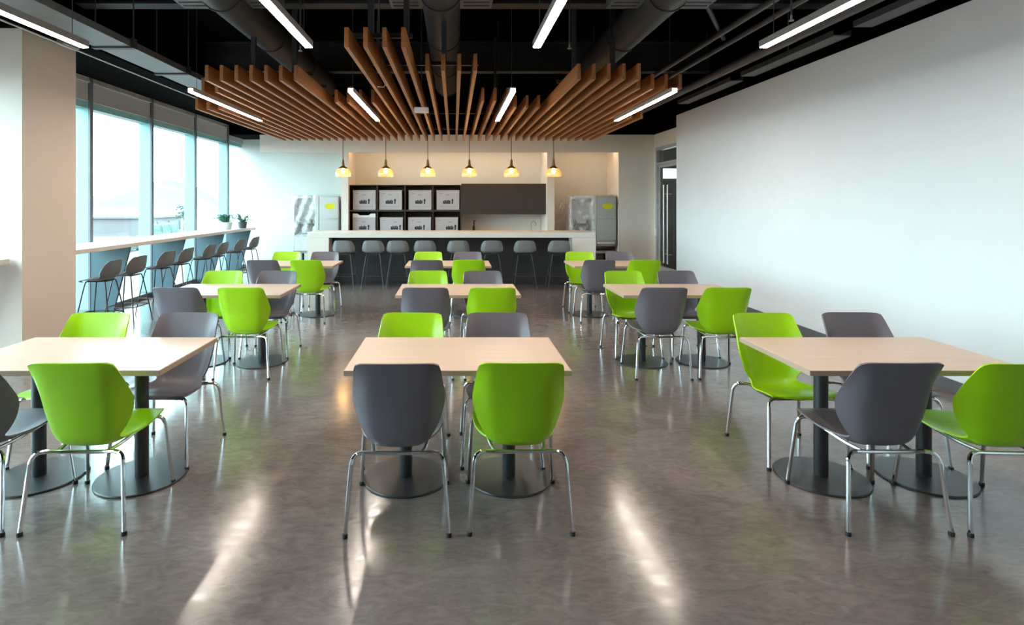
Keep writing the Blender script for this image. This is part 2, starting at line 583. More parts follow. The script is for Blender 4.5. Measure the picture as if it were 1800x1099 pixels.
# low pale building with green window strips
b = thing('office_building', 'low pale building with green glass seen through the window beside the column', 'building', (-26, 44, -0.8))
bx(-4, 4, -3.6, 3.6, 0, 1.25).build('wall', M['facade'], b)
bx(-4.2, 4.2, -3.8, 3.8, 1.25, 1.4).build('roof', M['facade'], b)
for k in range(4):
    y0 = -3.3 + k * 1.7
    f = bx(3.99, 4.04, y0, y0 + 1.4, 0.25, 1.0).build('window_frame', M['facade'], b)
    bx(4.04, 4.06, y0 + 0.06, y0 + 1.34, 0.31, 0.94).build('glass', M['facwin'], f)
def hedge(label, x, y, ln, ht):
    rr = random.Random(int(y * 10))
    mm = MB()
    for k in range(int(ln / 0.35)):
        c = (rr.uniform(-0.2, 0.2), -ln / 2 + 0.35 * k + rr.uniform(-0.1, 0.1), 0)
        s = rr.uniform(0.3, 0.42)
        mm.lathe([(0, 0), (s, 0.12 * ht), (s * 1.05, 0.6 * ht), (s * 0.6, 0.92 * ht), (0, ht)], 8, c)
    o = mm.build('hedge', M['hedge'])
    o.location = (x, y, -0.8)
    return tag(o, label, 'hedge')
hedge('clipped green hedge outside the second window', -17, 34, 2.6, 1.2)
hedge('low green hedge outside the window nearest the column', -16, 27.2, 4.0, 0.75)
tr = thing('young_tree', 'small pale green tree outside the second window', 'tree', (-17.6, 37.0, -0.8))
MB().tube([(0, 0, 0), (0.02, 0, 0.9), (0, 0.03, 1.7)], [0.05, 0.04, 0.02]).build('trunk', M['wood'], tr)
mm = MB()
rr = random.Random(4)
for k in range(46):
    a, e, q = rr.uniform(0, 2 * PI), rr.uniform(-1, 1), rr.uniform(0.1, 0.36)
    cc = (q * math.cos(a), q * math.sin(a), 1.75 + 0.42 * e)
    mm.lathe([(0, -0.07), (0.09, 0), (0, 0.07)], 5, cc)
mm.build('crown', M['hedge'], tr)

# ================================================================== CEILING SERVICES
def round_duct(label, x, z, r, y0, y1):
    t = thing('round_duct', label, 'duct', (x, y0, z), group='round ducts under the black ceiling')
    L = y1 - y0
    MB().tube([(0, 0, 0), (0, L, 0)], r, 24).build('duct_body', M['duct'], t)
    k = 0.6
    while k < L:
        MB().tube([(0, k, 0), (0, k + 0.035, 0)], r + 0.012, 24).build('seam_band', M['duct'], t)
        MB().tube([(0, k + 0.017, r), (0, k + 0.017, ZC - z)], 0.008, 6).build('hanger', M['pipe'], t)
        k += 1.5
    for s in (-1, 1):
        d = bx(s * r * 0.8, s * (r + 0.32), 5.5 - y0, 5.95 - y0, -0.06, 0.12).build('diffuser_box', M['ductlight'], t, bevel=0.006)
        m_ = MB()
        for q in range(4):
            yy = 5.55 - y0 + q * 0.1
            m_.box(s * (r + 0.03), s * (r + 0.29), yy, yy + 0.03, -0.066, -0.06)
        m_.build('louvre', M['duct'], d)
    return t
round_duct('dark round duct above the left part of the timber canopy', -2.28, 3.70, 0.20, 0.5, 10.2)
round_duct('dark round duct above the centre of the timber canopy', -0.13, 3.70, 0.20, 0.5, 10.2)
round_duct('dark round duct above the right part of the timber canopy', 2.10, 3.70, 0.20, 0.5, 9.2)

rd = thing('rectangular_duct', 'flat grey rectangular duct running above the windows', 'duct', (-3.56, 0, 3.25))
for a, b in ((0.8, 2.4), (2.44, 4.2), (4.24, 5.96), (6.04, 7.2), (7.28, 8.6)):
    bx(-0.19, 0.19, a, b, 0, 0.07).build('duct_section', M['ductlight'], rd)
for k in (2.42, 4.22, 6.0, 7.24):
    bx(-0.22, 0.22, k - 0.035, k + 0.035, -0.015, 0.09).build('flange', M['duct'], rd)
    for s in (-1, 1):
        MB().tube([(s * 0.20, k, 0.09), (s * 0.20, k, ZC - 3.25)], 0.008, 6).build('hanger', M['pipe'], rd)

for k, (y, z, lab) in enumerate(((6.35, 3.80, 'dark steel cross beam above the lamps in front of the canopy'),
                                 (9.6, 3.80, 'dark steel cross beam over the rear of the canopy'),
                                 (3.2, 3.95, 'dark steel cross beam nearest the viewer'))):
    bm_ = thing('cross_beam', lab, 'beam', (0, y, z), group='steel cross beams')
    bx(-4.15, XR, -0.09, 0.09, 0, 0.02).build('lower_flange', M['duct'], bm_)
    bx(-4.15, XR, -0.01, 0.01, 0.02, ZC - z - 0.02).build('web', M['duct'], bm_)
    bx(-4.15, XR, -0.09, 0.09, ZC - z - 0.02, ZC - z).build('upper_flange', M['duct'], bm_)

def pipe(label, pts, r, matl='pipe'):
    o = MB().tube(pts, r, 10).build('ceiling_pipe', M[matl])
    return tag(o, label, 'pipe', 'pipes under the ceiling')
pipe('thin grey conduit running along the beam above the windows', [(-4.08, 0.5, 3.27), (-4.08, 10.4, 3.27)], 0.009, 'rail')
pipe('upper dark pipe above the right wall lamps', [(3.15, 1.5, 3.62), (3.15, 12.8, 3.62)], 0.035)
pipe('lower dark pipe above the right wall lamps', [(3.32, 1.5, 3.55), (3.32, 12.8, 3.55)], 0.03)
pipe('thick dark pipe closest to the white right wall', [(3.75, 1.5, 3.45), (3.75, 12.8, 3.45)], 0.06)
pipe('slanting dark pipe crossing above the right lamps', [(2.3, 5.6, 3.9), (3.3, 7.0, 3.62)], 0.025)
ct = thing('cable_tray', 'narrow grey cable tray beside the white right wall', 'cable tray', (4.0, 0, 3.34))
for a in (1.5, 3.7, 5.9, 8.1):
    bx(-0.09, 0.09, a, a + 1.9, 0, 0.012).build('tray_section', M['ductlight'], ct)
    for s in (-1, 1):
        bx(s * 0.09 - 0.006, s * 0.09 + 0.006, a, a + 1.9, 0, 0.06).build('side_rail', M['duct'], ct)
    MB().tube([(0, a + 0.95, 0.012), (0, a + 0.95, ZC - 3.34)], 0.008, 6).build('hanger', M['pipe'], ct)

# ================================================================== TIMBER CANOPY
DB = 11.9
ZS = pz(248, DB)
starts = {}
for rng, yf in (((0, 3), 192), ((4, 5), 162), ((6, 12), 142), ((13, 16), 180), ((17, 20), 83), ((21, 24), 124.5),
                ((25, 27), 177), ((28, 30), 189), ((31, 35), 139.5), ((36, 39), 156), ((40, 41), 208)):
    for i in range(rng[0], rng[1] + 1):
        starts[i] = DB * 107.0 / (355 - yf)
cn = thing('timber_canopy', 'suspended canopy of orange-brown timber slats of stepped lengths', 'canopy', (0, 0, ZS))
SH, ST = 0.165, 0.038
cache = {}
slx = {}
for i in range(42):
    x = px(501 + 13.1 * i, DB)
    slx[i] = x
    y0 = starts[i]
    key = round(y0, 3)
    if key in cache:
        o = cache[key].copy()
        C.objects.link(o)
    else:
        o = bx(-ST / 2, ST / 2, y0, DB, 0, SH).build('slat', M['wood'], cn, bevel=0.003, seg=1)
        cache[key] = o
    o.parent = cn
    o.location = (x, 0, 0)
for y in (9.3, 11.3):
    bx(slx[0] - 0.05, slx[41] + 0.05, y - 0.02, y + 0.02, SH, SH + 0.04).build('cross_rail', M['bmetal'], cn)
for i0, i1, y in ((6, 12, 6.5), (4, 12, 7.2), (17, 24, 6.0), (31, 39, 6.9), (17, 20, 5.0)):
    bx(slx[i0] - 0.05, slx[i1] + 0.05, y - 0.02, y + 0.02, SH, SH + 0.04).build('cross_rail', M['bmetal'], cn)
for i, y in ((8, 6.5), (11, 6.5), (18, 5.0), (20, 5.0), (22, 6.0), (32, 6.9), (35, 6.9), (5, 9.3), (14, 9.3), (27, 9.3), (38, 9.3)):
    bx(slx[i] - 0.025, slx[i] + 0.025, y - 0.025, y + 0.025, SH + 0.04, ZC - ZS).build('hanger_post', M['duct'], cn)

# ================================================================== LINEAR LED LAMPS
def linear_lamp(x, y0, y1, label):
    z = 2.845
    t = thing('linear_lamp', label, 'lamp', (x, y0, z), group='linear LED lamps')
    L = y1 - y0
    m_ = MB()
    m_.box(-0.032, -0.027, 0, L, 0.0, 0.05)
    m_.box(0.027, 0.032, 0, L, 0.0, 0.05)
    m_.box(-0.027, 0.027, 0, L, 0.035, 0.05)
    m_.build('housing', M['lamp_body'], t)
    bx(-0.027, 0.027, 0.004, L - 0.004, -0.006, 0.03).build('diffuser', M['led'], t)
    for k in (0.15, L - 0.15):
        MB().tube([(0, k, 0.05), (0, k, ZC - z)], 0.003, 6).build('suspension_cable', M['pipe'], t)
LX = (-2.90, -1.14, 0.65, 2.43)
ORD = ('leftmost', 'second from left', 'third from left', 'rightmost')
for x, w in zip(LX, ORD):
    linear_lamp(x, 2.2, 4.5, 'lit linear lamp cut by the frame top, %s of the near row' % w)
for x, w in zip(LX, ORD):
    linear_lamp(x, 6.3, 8.58, 'lit linear lamp under the timber canopy, %s of the far row' % w)

# ================================================================== GLASS PENDANTS OVER THE BAR
PD = 11.3
pend = thing('glass_pendant', 'p', 'pendant lamp', (0, 0, 0))
MB().tube([(0, 0, 0.30), (0, 0, 0.98)], 0.006, 6).build('cord', M['rubber'], pend)
MB().lathe([(0, 0.335), (0.016, 0.335), (0.022, 0.32), (0.024, 0.26), (0.03, 0.25), (0.03, 0.215), (0, 0.215)], 16).build('socket', M['brass'], pend)
MB().lathe([(0.028, 0.222), (0.04, 0.205), (0.095, 0.165), (0.098, 0.158), (0.09, 0.160), (0.035, 0.195), (0.0, 0.2)], 24).build('cap', M['brass'], pend)
MB().lathe([(0.088, 0.160), (0.125, 0.135), (0.150, 0.095), (0.156, 0.05), (0.150, 0.0), (0.147, 0.0), (0.152, 0.05), (0.146, 0.094),
            (0.122, 0.131), (0.085, 0.156)], 28).build('shade', M['shade'], pend)
MB().lathe([(0, 0.195), (0.016, 0.19), (0.018, 0.165), (0.034, 0.12), (0.036, 0.10), (0.026, 0.072), (0, 0.062)], 16).build('bulb', M['bulb'], pend)
used = [False]
for k, (x, w) in enumerate(zip((603, 678, 752, 825, 899, 973), ('leftmost', 'second from left', 'third from left', 'third from right', 'second from right', 'rightmost'))):
    place(pend, used, (px(x, PD), PD, 2.13), 0, 'lit glass pendant with brass cap over the bar, %s of six' % w, 'glass pendants over the bar')

# warm cove strip added to brighten niche and right-hand bay, unseen behind bulkhead lip
M['fill'] = mat('added_warm_emission', (1, 0.9, 0.75), 0.4, emit=(1.0, 0.72, 0.45), estr=FILL_STRENGTH)
t = thing('added_light_strip', 'added warm light strip, unseen behind the bulkhead lip over the bar niche', 'lamp', (0, 13.36, 2.935))
bx(-2.36, 2.08, -0.02, 0.02, 0.0, 0.0149).build('channel', M['alu'], t)
bx(-2.35, 2.07, -0.015, 0.015, -0.006, 0.0).build('diffuser', M['fill'], t)
t = thing('added_light_strip', 'added warm light strip, unseen behind the bulkhead lip over the right-hand machine', 'lamp', (0, 13.36, 2.935))
bx(2.42, 3.70, -0.02, 0.02, 0.0, 0.0149).build('channel', M['alu'], t)
bx(2.43, 3.69, -0.015, 0.015, -0.006, 0.0).build('diffuser', M['fill'], t)

# ================================================================== BAR COUNTER
bar = thing('bar_counter', 'long pale bar counter with dark recessed front', 'bar', (0, 10.95, 0))
BX0, BX1, BI0, BI1 = px(540, 10.95), px(1047, 10.95), px(578, 10.95), px(1006, 10.95)
bx(BX0, BX1, 0, 0.72, 0.945, 1.05).build('counter_top', M['bar'], bar, bevel=0.004, seg=1)
bx(BX0, BI0, 0, 0.72, 0, 0.944).build('end_panel', M['bar'], bar)
bx(BI1, BX1, 0, 0.72, 0, 0.944).build('end_panel', M['bar'], bar)
bx(BI0, BI1, 0.33, 0.72, 0, 0.944).build('front_panel', M['barfront'], bar)
bx(BI0, BI1, 0.315, 0.329, 0, 0.08).build('toe_kick', M['rubber'], bar)

# open shelving with cartons
SY = 13.36
SX0, SX1 = px(614, SY), px(810, SY)
ZT, ZM, ZB_ = pz(325, SY), pz(370.5, SY), 0.83
sh = thing('shelf_unit', 'dark brown open shelf unit with eight cubbies of cartons', 'shelf', (0, SY, 0))
D_ = 0.62
bx(SX0, SX1, D_ - 0.02, D_, ZB_, ZT).build('back_panel', M['cab'], sh)
bx(SX0, SX1, 0, D_ - 0.02, ZT - 0.02, ZT).build('top_panel', M['cab'], sh)
bx(SX0, SX1, 0, D_ - 0.02, ZB_, ZB_ + 0.03).build('shelf_board', M['cab'], sh)
bx(SX0, SX1, 0.0, D_ - 0.02, ZM - 0.02, ZM + 0.02).build('shelf_board', M['cab'], sh)
cw = (SX1 - SX0) / 4
for k in range(5):
    x = SX0 + cw * k
    bx(x - 0.012, x + 0.012, 0.0, D_ - 0.02, ZB_ + 0.03, ZT - 0.02).build('divider', M['cab'], sh)
bc = thing('base_cabinet', 'pale base cabinet with worktop behind the bar', 'cabinet', (0, 13.42, 0))
bx(SX0 + 0.01, 2.14, 0.03, 0.76, 0.08, 0.79).build('carcass', M['bar'], bc)
bx(SX0 + 0.01, 2.14, 0.06, 0.76, 0, 0.08).build('plinth', M['base'], bc)
bx(SX0 + 0.01, 2.14, 0.0, 0.76, 0.79, 0.825).build('worktop', M['bar'], bc)
for k in range(7):
    x0 = SX0 + 0.01 + k * (2.13 - SX0) / 7
    d = bx(x0 + 0.005, x0 + (2.13 - SX0) / 7 - 0.005, 0.01, 0.029, 0.09, 0.78).build('door', M['bar'], bc)
    bx(x0 + 0.25, x0 + 0.40, -0.01, 0.01, 0.70, 0.715).build('handle', M['rail'], d)

# closed wall cabinet
wc = thing('wall_cabinet', 'dark taupe wall cabinet with flat doors above the sink', 'cabinet', (0, SY, 0))
CX0, CX1, CZ0, CZ1 = SX1 + 0.015, px(960, SY), pz(377, SY), pz(323, SY)
bx(CX0, CX1, 0.02, 0.45, CZ0, CZ1).build('carcass', M['cab'], wc)
w_ = (CX1 - CX0) / 3
for k in range(3):
    bx(CX0 + k * w_ + 0.002, CX0 + (k + 1) * w_ - 0.002, 0, 0.02, CZ0, CZ1).build('door', M['cabdoor'], wc)
bs = thing('backsplash', 'pale glossy backsplash below the dark wall cabinet', 'backsplash', (0, YB - 0.02, 0))
bx(CX0, 2.145, 0, 0.018, 0.83, CZ0 + 0.3).build('panel', M['splash'], bs)

# cartons
def carton(x, z, col, row, pxo):
    words = ('leftmost', 'second from left', 'third from left', 'rightmost')
    t = thing('carton', 'white printed carton in the %s shelf row, %s' % (('upper', 'lower')[row], words[col]), 'box', (x, SY + 0.05, z),
              group='printed cartons on the shelf')
    w, hh, dd = 0.535, 0.455 if row == 0 else 0.405, 0.46
    bx(-w / 2, w / 2, 0, dd, 0, hh).build('carton_body', M['carton'], t, bevel=0.004, seg=1)
    lid = bx(-w / 2 - 0.004, w / 2 + 0.004, -0.004, dd, hh - 0.045, hh + 0.003).build('carton_lid', M['carton'], t, bevel=0.003, seg=1)
    # print: a dark wordmark block row with a tall bar, a small caption, a thin line of small type
    cx, cz = 0.0 + pxo, hh * 0.42
    m_ = MB()
    x0 = cx - 0.115
    for k, (ww, ht) in enumerate(((0.036, 0.060), (0.028, 0.075), (0.033, 0.066), (0.030, 0.080), (0.028, 0.066))):
        m_.box(x0, x0 + ww, -0.0015, 0.0005, cz - 0.04, cz - 0.04 + ht)
        x0 += ww + 0.004
    m_.box(cx - 0.115, cx + 0.055, -0.0015, 0.0005, cz - 0.048, cz - 0.026)
    m_.prism([(0.085, -0.052), (0.118, -0.052), (0.118, 0.0), (0.128, 0.024), (0.120, 0.062), (0.09, 0.062), (0.082, 0.024), (0.09, 0.0)],
             lambda u, v, s: (cx + u, s, cz + v), -0.0015, 0.0005)
    m_.build('printed_logo', M['ink'], t)
    m2 = MB()
    for k in range(5):
        m2.box(cx - 0.05 + k * 0.018, cx - 0.037 + k * 0.018, -0.0015, 0.0005, hh - 0.115, hh - 0.095)
    for k in range(4):
        m2.box(-0.2 + k * 0.018, -0.186 + k * 0.018, -0.0015, 0.0005, hh - 0.08, hh - 0.068)
    if row == 0:
        for k in range(22):
            m2.box(-0.18 + k * 0.018, -0.168 + k * 0.018, -0.0015, 0.0005, 0.072, 0.082)
    m2.build('small_print', M['inkgrey'], t)
    if row == 1 and col == 0:
        pl = [(-w / 2, 0), (w / 2, 0), (w / 2, 0.085), (w / 2 - 0.11, 0.085), (w / 2 - 0.16, 0.045), (-w / 2 + 0.17, 0.045), (-w / 2 + 0.11, 0.085), (-w / 2, 0.085)]
        MB().prism(pl, lambda u, v, s: (u, s, hh + 0.004 + v), 0.0, 0.006).build('open_flap', M['cartonlid'], t)
for col in range(4):
    cxs = (640.5, 686.5, 738.5, 787.5)[col]
    carton(px(cxs, SY + 0.05), ZM + 0.021, col, 0, 0.0)
    cxs = (640, 688, 737.5, 785)[col]
    carton(px(cxs, SY + 0.05), ZB_ + 0.031, col, 1, (0, 0.10, 0, 0.10)[col])

# tap and soap bottle
tp = thing('tap', 'curved chrome tap at the sink below the wall cabinet', 'tap', (px(934, 13.75), 13.75, 0.825))
MB().lathe([(0, 0), (0.03, 0), (0.03, 0.02), (0.016, 0.03), (0.016, 0.06), (0, 0.06)], 14).build('base', M['chrome'], tp)
MB().tube([(0, 0, 0.05), (0, 0, 0.28)] + [(0.055 - 0.055 * math.cos(a), 0, 0.28 + 0.065 * math.sin(a)) for a in [PI * k / 8 for k in range(1, 9)]] + [(0.11, 0, 0.23)], 0.012, 10).build('spout', M['alu'], tp)
MB().tube([(0, 0, 0.05), (-0.06, 0, 0.10)], 0.008, 8).build('lever', M['alu'], tp)
sb = thing('soap_bottle', 'slim dark dispenser bottle left of the tap', 'bottle', (px(833, 13.7), 13.7, 0.825))
MB().lathe([(0, 0), (0.03, 0), (0.032, 0.02), (0.032, 0.2), (0.014, 0.24), (0.012, 0.27), (0, 0.27)], 14).build('bottle_body', M['cabdoor'], sb)
MB().tube([(0, 0, 0.265), (0, 0, 0.335), (0.005, 0, 0.35), (0.05, 0, 0.352)], [0.014, 0.014, 0.012, 0.007], 8).build('pump', M['rubber'], sb)

# ================================================================== WRAPPED DISPENSING MACHINES
def machine(label, cx, y, mirror, plastic_side):
    t = thing('drink_machine', label, 'drink machine', (cx, y, 0), group='wrapped drink machines')
    H0, H1 = 0.50, 1.76
    w2 = 0.53
    # left bay: open alcove
    m_ = MB()
    m_.box(-w2, -w2 + 0.03, 0, 0.62, H0, H1)
    m_.box(-w2 + 0.03, 0, 0.35, 0.62, H0, H1)
    m_.box(-w2 + 0.03, 0, 0, 0.35, H1 - 0.05, H1)
    m_.box(-w2 + 0.03, 0, 0, 0.35, H0, 0.86)
    m_.build('bay_housing', M['applwhite'], t, bevel=0.004, seg=1)
    d = MB()
    d.box(-0.40, -0.10, 0.06, 0.30, 1.06, 1.12)
    d.box(-0.40, -0.36, 0.06, 0.10, 0.94, 1.22)
    d.box(-0.14, -0.10, 0.06, 0.10, 0.94, 1.22)
    d.build('dispenser_bracket', M['rubber'], t)
    MB().lathe([(0, 0), (0.06, 0), (0.07, 0.14), (0, 0.14)], 16, (-0.25, 0.18, 0.90)).build('spout', M['applwhite'], t)
    bx(-0.44, -0.06, 0.02, 0.33, 0.861, 0.89).build('drip_tray', M['steel'], t)
    bx(-0.03, 0.06, -0.02, 0.6, H0, H1).build('centre_post', M['applwhite'], t)
    # right tower
    bx(0.06, w2, 0.0, 0.62, H0 + 0.1, H1).build('tower', M['steel'], t, bevel=0.01)
    p = bx(0.075, w2 - 0.015, -0.016, -0.001, 1.24, H1 - 0.015).build('upper_panel', M['steel'], t, bevel=0.003, seg=1)
    mm_ = MB()
    mm_.prism([(0.12 * math.cos(a) * (1 + 0.12 * math.sin(3 * a)), 0.072 * math.sin(a)) for a in [2 * PI * k / 18 for k in range(18)]],
              lambda u, v, s: (0.33 + u, s, 1.53 + v), -0.021, -0.0165)
    mm_.build('yellow_sticker', M['sticker'], p)
    p2 = bx(0.075, w2 - 0.015, -0.014, -0.001, 0.74, 1.225).build('lower_panel', M['steel'], t, bevel=0.003, seg=1)
    bx(0.09, w2 - 0.06, -0.10, -0.001, 0.665, 0.70).build('shelf_lip', M['applwhite'], t, bevel=0.006)
    bx(-w2, w2, 0.02, 0.62, H0 - 0.06, H0 - 0.001).build('base_plate', M['appl'], t)
    for sx in (-0.45, 0.40):
        for sy in (0.08, 0.55):
            MB().tube([(sx, sy, 0.0), (sx, sy, H0 - 0.06)], 0.035, 12).build('leg', M['bmetal'], t)
    # loose clear plastic sheet over the top, hanging down the sides
    rows = []
    rr_ = random.Random(11 if mirror else 5)
    for i in range(13):
        u = i / 12
        row = []
        for j in range(9):
            v = j / 8
            # across the width u: side drop, top, side drop
            s = plastic_side
            if u < 0.25:
                q = 1 - u / 0.25
                x = -w2 - 0.02 - q * (0.30 if s < 0 else 0.05) * (1 - 0.3 * math.sin(4 * v))
                z = H1 + 0.02 - q * (0.62 if s < 0 else 0.5)
            elif u > 0.75:
                q = (u - 0.75) / 0.25
                x = w2 + 0.02 + q * (0.05 if s < 0 else 0.16)
                z = H1 + 0.02 - q * 0.6
            else:
                x = -w2 - 0.02 + (u - 0.25) / 0.5 * (2 * w2 + 0.04)
                z = H1 + 0.025 + 0.012 * math.sin(9 * u + 3 * v)
            row.append((x + rr_.uniform(-0.012, 0.012), -0.05 + v * 0.68 + rr_.uniform(-0.012, 0.012), z + rr_.uniform(-0.006, 0.006)))
        rows.append(row)
    MB().grid(rows).build('plastic_sheet', M['wrap'], t)
    rows = []
    for i in range(11):
        u = i / 10
        rows.append([(-w2 - 0.03 + u * 0.56 + 0.02 * math.sin(9 * k), -0.075 + 0.022 * math.sin(u * 15 + k * 1.3) - 0.02 * k / 7, H1 + 0.02 - k / 7 * (0.95 if not mirror else 0.85))
                     for k in range(8)])
    MB().grid(rows).build('plastic_drape', M['wrap'], t)
    return t
machine('steel drink machine wrapped in plastic left of the bar niche', px(555.5, 13.25), 13.25, False, 1)
machine('steel drink machine wrapped in plastic right of the bar niche', px(1043, 13.25), 13.25, True, -1)

# ================================================================== DINING CHAIRS
def shell_rows(prof, nu, nv, bow, lip_drop):
    """prof: list of (y, z, halfwidth, wing) control points from back top to front lip"""
    pts = smooth([(p[0], p[1], p[2]) for p in prof], nu)
    wing = smooth([(p[3], 0, 0) for p in prof], nu)
    N = len(pts)
    rows = []
    for i, p in enumerate(pts):
        a, b_ = pts[max(i - 1, 0)], pts[min(i + 1, N - 1)]
        ty, tz = b_[0] - a[0], b_[1] - a[1]
        l = math.hypot(ty, tz)
        ny, nz = -tz / l, ty / l           # toward the sitter (forward on the back, up on the seat)
        row = []
        for j in range(nv + 1):
            v = -1 + 2 * j / nv
            av = abs(v)
            off = wing[i][0] * (0.36 * av ** 2 + 0.64 * max(0.0, (av - 0.70) / 0.30) ** 1.05)
            y, z = p[0] + ny * off, p[1] + nz * off
            t = i / (N - 1)
            if t < 0.06:
                z -= 0.015 * av ** 9 * (1 - t / 0.06)
            if t > 0.92:
                q = (t - 0.92) / 0.08
                y -= 0.05 * av ** 4 * q
            row.append((p[2] * v, y, z))
        rows.append(row)
    return rows

CH_PROF = [(-0.300, 0.852, 0.203, 0.020), (-0.290, 0.805, 0.209, 0.034), (-0.272, 0.735, 0.216, 0.062), (-0.254, 0.660, 0.224, 0.088),
           (-0.240, 0.600, 0.226, 0.104), (-0.226, 0.530, 0.210, 0.100), (-0.208, 0.460, 0.184, 0.076), (-0.178, 0.412, 0.160, 0.050),
           (-0.125, 0.392, 0.158, 0.036), (-0.050, 0.394, 0.190, 0.030), (0.030, 0.408, 0.214, 0.022), (0.120, 0.430, 0.221, 0.012),
           (0.190, 0.443, 0.215, 0.004), (0.234, 0.440, 0.203, 0.0), (0.248, 0.430, 0.195, 0.0)]

def make_chair(plastic):
    t = thing('dining_chair', 'c', 'chair')
    MB().grid(shell_rows(CH_PROF, 3, 16, 0, 0)).build('seat_shell', plastic, t, thick=0.009)
    r = 0.0105
    for sx in (-1, 1):
        pts = [(sx * 0.252, -0.272, 0.012), (sx * 0.228, -0.238, 0.335), (sx * 0.220, -0.228, 0.363), (sx * 0.202, -0.218, 0.380), (sx * 0.170, -0.208, 0.384)]
        lg = MB().tube([pts[0]] + smooth(pts[1:], 4), r, 8).build('leg', M['chrome'], t)
        MB().lathe([(0, 0), (0.0135, 0), (0.0138, 0.014), (0.012, 0.020), (0, 0.020)], 10, (sx * 0.252, -0.272, 0)).build('foot_tip', M['rubber'], lg)
        pts = [(sx * 0.246, 0.250, 0.012), (sx * 0.222, 0.205, 0.365), (sx * 0.214, 0.196, 0.392), (sx * 0.198, 0.188, 0.408), (sx * 0.170, 0.182, 0.412)]
        lg = MB().tube([pts[0]] + smooth(pts[1:], 4), r, 8).build('leg', M['chrome'], t)
        MB().lathe([(0, 0), (0.0135, 0), (0.0138, 0.014), (0.012, 0.020), (0, 0.020)], 10, (sx * 0.246, 0.250, 0)).build('foot_tip', M['rubber'], lg)
    f = MB()
    f.tube(smooth([(-0.170, -0.208, 0.384), (-0.1, -0.196, 0.377), (0, -0.190, 0.374), (0.1, -0.196, 0.377), (0.170, -0.208, 0.384)], 3), r, 8)
    f.tube([(-0.170, 0.182, 0.412), (0.170, 0.182, 0.412)], r, 8)
    for sx in (-1, 1):
        f.tube(smooth([(sx * 0.165, 0.182, 0.411), (sx * 0.152, 0.05, 0.390), (sx * 0.138, -0.1, 0.378), (sx * 0.12, -0.195, 0.377)], 3), r * 0.9, 8)
    f.build('seat_frame', M['chrome'], t)
    return t
ch_green = make_chair(M['green'])
ch_grey = make_chair(M['grey'])
ug, uy = [False], [False]

# ================================================================== DINING TABLES
tb = thing('dining_table', 't', 'table')
TW, TD, TH = 1.20, 0.745, 0.74
bx(-TW / 2 + 0.002, TW / 2 - 0.002, -TD / 2 + 0.002, TD / 2 - 0.002, TH - 0.030, TH).build('tabletop', M['table'], tb, bevel=0.002, seg=1)
e = MB()
for s in (-1, 1):
    e.box(-TW / 2, TW / 2, s * TD / 2 - 0.002, s * TD / 2 + 0.002, TH - 0.029, TH - 0.002)
    e.box(s * TW / 2 - 0.002, s * TW / 2 + 0.002, -TD / 2, TD / 2, TH - 0.029, TH - 0.002)
e.build('edge_band', M['tedge'], tb)
for s in (-1, 1):
    MB().tube([(s * 0.305, 0, 0.012), (s * 0.305, 0, TH - 0.045)], 0.038, 20).build('pedestal', M['bmetal'], tb)
    MB().lathe([(0, 0), (0.25, 0), (0.252, 0.004), (0.248, 0.011), (0.06, 0.013), (0, 0.013)], 48, (s * 0.305, 0, 0)).build('base_disc', M['bmetal'], tb)
    bx(s * 0.305 - 0.03, s * 0.305 + 0.03, -0.28, 0.28, TH - 0.045, TH - 0.0305).build('support_bar', M['bmetal'], tb)
ut = [False]
rows = (('front-row', 3.02), ('middle-row', 5.46), ('back-row', 7.93))
cols = (('window-side table', (-2.155, -2.26, -2.28)), ('centre table', (0.02, 0.04, -0.08)), ('wall-side table', (2.48, 2.22, 2.27)))
rj = random.Random(2)
for ri, (rw, yf) in enumerate(rows):
    for (cw_, xs) in cols:
        x = xs[ri]
        place(tb, ut, (x, yf + TD / 2, 0), 0, 'pale birch %s %s on two black pedestals' % (rw, cw_), 'dining tables')
        j = lambda a: rj.uniform(-a, a)
        yn, yq = yf + 0.035, yf + TD - 0.035
        place(ch_grey, ug, (x - 0.30 + j(0.012), yn + j(0.015), 0), j(0.04), 'grey shell chair seen from behind at the %s %s' % (rw, cw_), 'dining chairs')
        place(ch_green, uy, (x + 0.295 + j(0.012), yn + j(0.015), 0), j(0.04), 'lime green shell chair seen from behind at the %s %s' % (rw, cw_), 'dining chairs')
        place(ch_green, uy, (x - 0.32 + j(0.012), yq + j(0.015), 0), PI + j(0.04), 'lime green shell chair facing the viewer behind the %s %s' % (rw, cw_), 'dining chairs')
        place(ch_grey, ug, (x + 0.29 + j(0.012), yq + j(0.015), 0), PI + j(0.04), 'grey shell chair facing the viewer behind the %s %s' % (rw, cw_), 'dining chairs')

# ================================================================== BAR STOOLS
ST_PROF = [(-0.205, 0.905, 0.112, 0.012), (-0.205, 0.893, 0.150, 0.024), (-0.200, 0.86, 0.178, 0.044), (-0.190, 0.80, 0.200, 0.066), (-0.172, 0.73, 0.213, 0.075),
           (-0.135, 0.675, 0.212, 0.055), (-0.07, 0.655, 0.208, 0.035), (0.02, 0.652, 0.204, 0.022), (0.11, 0.658, 0.192, 0.010), (0.165, 0.655, 0.165, 0.0), (0.185, 0.645, 0.14, 0.0)]

